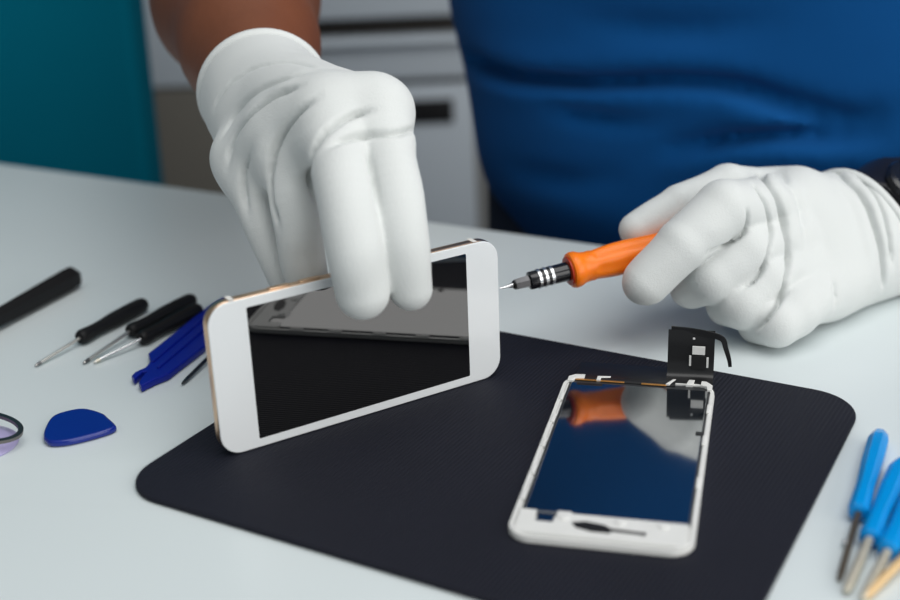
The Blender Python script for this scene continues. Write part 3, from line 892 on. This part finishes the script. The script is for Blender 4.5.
# ================================================================== BACKGROUND FURNITURE
# teal padded partition beyond the table at the left
e0 = P(137, 0, 1180); e1 = P(158, 178, 1180)
tw = unit(np.array([1.0, -.12, 0])); tf = Fr(np.array([0, 0, 0.]), tw)
tpn = thing('padded_screen', (e1[0]-350, e1[1], -TABLE_H), 'plain teal padded panel standing behind the table at the far left', 'panel')
pts = [e1+(e1-e0)*.35, e0-(e1-e0)*.9]
w_ = 700
zz0, zz1 = -TABLE_H+60, 760
pnorm = np.cross(tw, (0, 0, 1.0))
def onp(px, py):
    d = ray(px, py); return _C + d*(np.dot(e1-_C, pnorm)/np.dot(d, pnorm))
e0, e1 = onp(138, 0), onp(158, 178)
def tedge(z):
    return e0+(e1-e0)*((z-e0[2])/(e1[2]-e0[2]))
q0, q1 = tedge(-120), tedge(zz1); q0b = q0.copy(); q0b[2] = zz0
vv = []
polyT = np.array([(0, zz0), (0, -120), ((q1-q0)@tw, zz1), (-w_, zz1), (-w_, zz0)])
TFp = Fr(np.array([q0[0], q0[1], 0]), tw, -np.cross(tw, (0, 0, 1)))
TFp.y = np.array([0, 0, 1.0]); TFp.z = unit(np.cross(TFp.x, TFp.y))
obj('padded_board', slab(polyT, -22, 22, 10, TFp, 5), M['teal'], tpn, 'auto')
for k in (-w_+90, -90):
    obj('foot', box((0, 0, 0), (60, 380, 40), 4, Fr(TFp(np.array([(k, -TABLE_H+20, 0.)]))[0], tw)), M['steel'], tpn, 'auto')
    obj('upright', box((0, 0, 0), (40, 30, 60), 3, Fr(TFp(np.array([(k, -TABLE_H+60, 0.)]))[0], tw)), M['steel'], tpn, 'auto')

# drawer cabinet in the back, facing the camera
CD = 1700.0
def cz(py, d=CD): return P(400, py, d)[2]
def cx(px, py=100, d=CD): return P(px, py, d)[0]
cyy = P(400, 100, CD)[1]
KF = Fr((0, cyy, 0), (1, 0, 0))
x0, x1 = cx(225), cx(474)
cb = thing('drawer_cabinet', ((x0+x1)/2, cyy+250, -TABLE_H), 'light grey metal drawer cabinet with a black handle slot, behind the person\'s arm', 'cabinet')
ztop = cz(0)+90
zb = -TABLE_H
def front(name, pxa, pxb, pya, pyb, m, parent, depth=18, yoff=0, bev=3, lab=None):
    xa, xb = cx(pxa), cx(pxb); za, zc = cz(pyb), cz(pya)
    return obj(name, box(((xa+xb)/2, yoff, (za+zc)/2), (xb-xa, depth, zc-za), bev, KF), m, parent, 'auto', lab)
obj('body', box(((x0+x1)/2, 280, (ztop+zb)/2), (x1-x0, 520, ztop-zb), 4, KF), M['cabdark'], cb, 'auto', 'dark carcass showing in the gaps')
front('drawer', 226, 473, -70, 11, M['cab'], cb)
d2 = front('drawer', 226, 473, 30, 77, M['cab'], cb)
front('drawer_pull', 232, 468, 30, 40, M['cab'], d2, 26, -10, 6)
d3 = front('drawer', 226, 473, 84, 260, M['cab'], cb)
front('handle_slot', 398, 453, 99, 125, M['black'], d3, 8, -8, 1, 'black handle slot')
front('drawer', 226, 473, 266, 420, M['cab'], cb)
# taupe cupboard beside it
x2 = cx(60)
tc2 = thing('storage_cupboard', ((x0+x2)/2, cyy+250, -TABLE_H), 'taupe storage cupboard with pale top drawer between teal panel and bare forearm', 'cupboard')
obj('body', box(((x0-8+x2)/2, 300, (ztop+zb)/2), (x0-8-x2, 520, ztop-zb), 4, KF), M['taupe'], tc2, 'auto')
front('door', 62, 222, 79, 420, M['taupe'], tc2, 24, 10)
front('drawer', 62, 222, -70, 76, M['cab'], tc2, 24, 10, 3, 'pale grey top drawer')

# ================================================================== LIGHT
wl = bpy.data.worlds.new('World'); scene.world = wl; wl.use_nodes = True
bgd = wl.node_tree.nodes['Background']
bgd.inputs['Color'].default_value = (.86, .95, 1.0, 1); bgd.inputs['Strength'].default_value = .36

def area(name, loc, target, sx, sy, power, color):
    l = bpy.data.lights.new(name, 'AREA'); l.shape = 'RECTANGLE'; l.size = sx/1000; l.size_y = sy/1000
    l.energy = power; l.color = color
    o = bpy.data.objects.new(name, l); col.objects.link(o); o.location = W(loc)
    dr = unit(np.asarray(target)-np.asarray(loc))
    from mathutils import Vector
    o.rotation_euler = Vector(dr).to_track_quat('-Z', 'Y').to_euler(); return o
wc_ = room(ROOM_A1-20, (WB0+WB1)/2, (WZ0+WZ1)/2)
area('window_daylight', wc_, wc_-UE*100, WB1-WB0-100, WZ1-WZ0-100, 38, (1.0, .98, .95))
lc_ = room(500, -350, 1400)
area('overhead_fill', lc_, room(60, -250, 0), 1300, 1300, 17, (1.0, .99, .97))  # added top light to brighten the table; no real fixture known there

# ================================================================== CAMERA
cam = bpy.data.cameras.new('Camera'); co = bpy.data.objects.new('Camera', cam); col.objects.link(co)
cam.sensor_fit = 'HORIZONTAL'; cam.sensor_width = 36.0; cam.lens = FPX/900*36.0
cam.clip_start = .02; cam.clip_end = 50
from mathutils import Matrix
m = Matrix(((_R[0], _U[0], -_F[0]), (_R[1], _U[1], -_F[1]), (_R[2], _U[2], -_F[2])))
co.matrix_world = Matrix.Translation(W(_C)) @ m.to_4x4()
cam.dof.use_dof = True; cam.dof.focus_distance = .575; cam.dof.aperture_fstop = 5.0
scene.camera = co
vs = scene.view_settings
vs.view_transform = 'Standard'; vs.look = 'None'; vs.gamma = 1.0; vs.use_curve_mapping = False; vs.exposure = -0.2
scene.cycles.max_bounces = 8
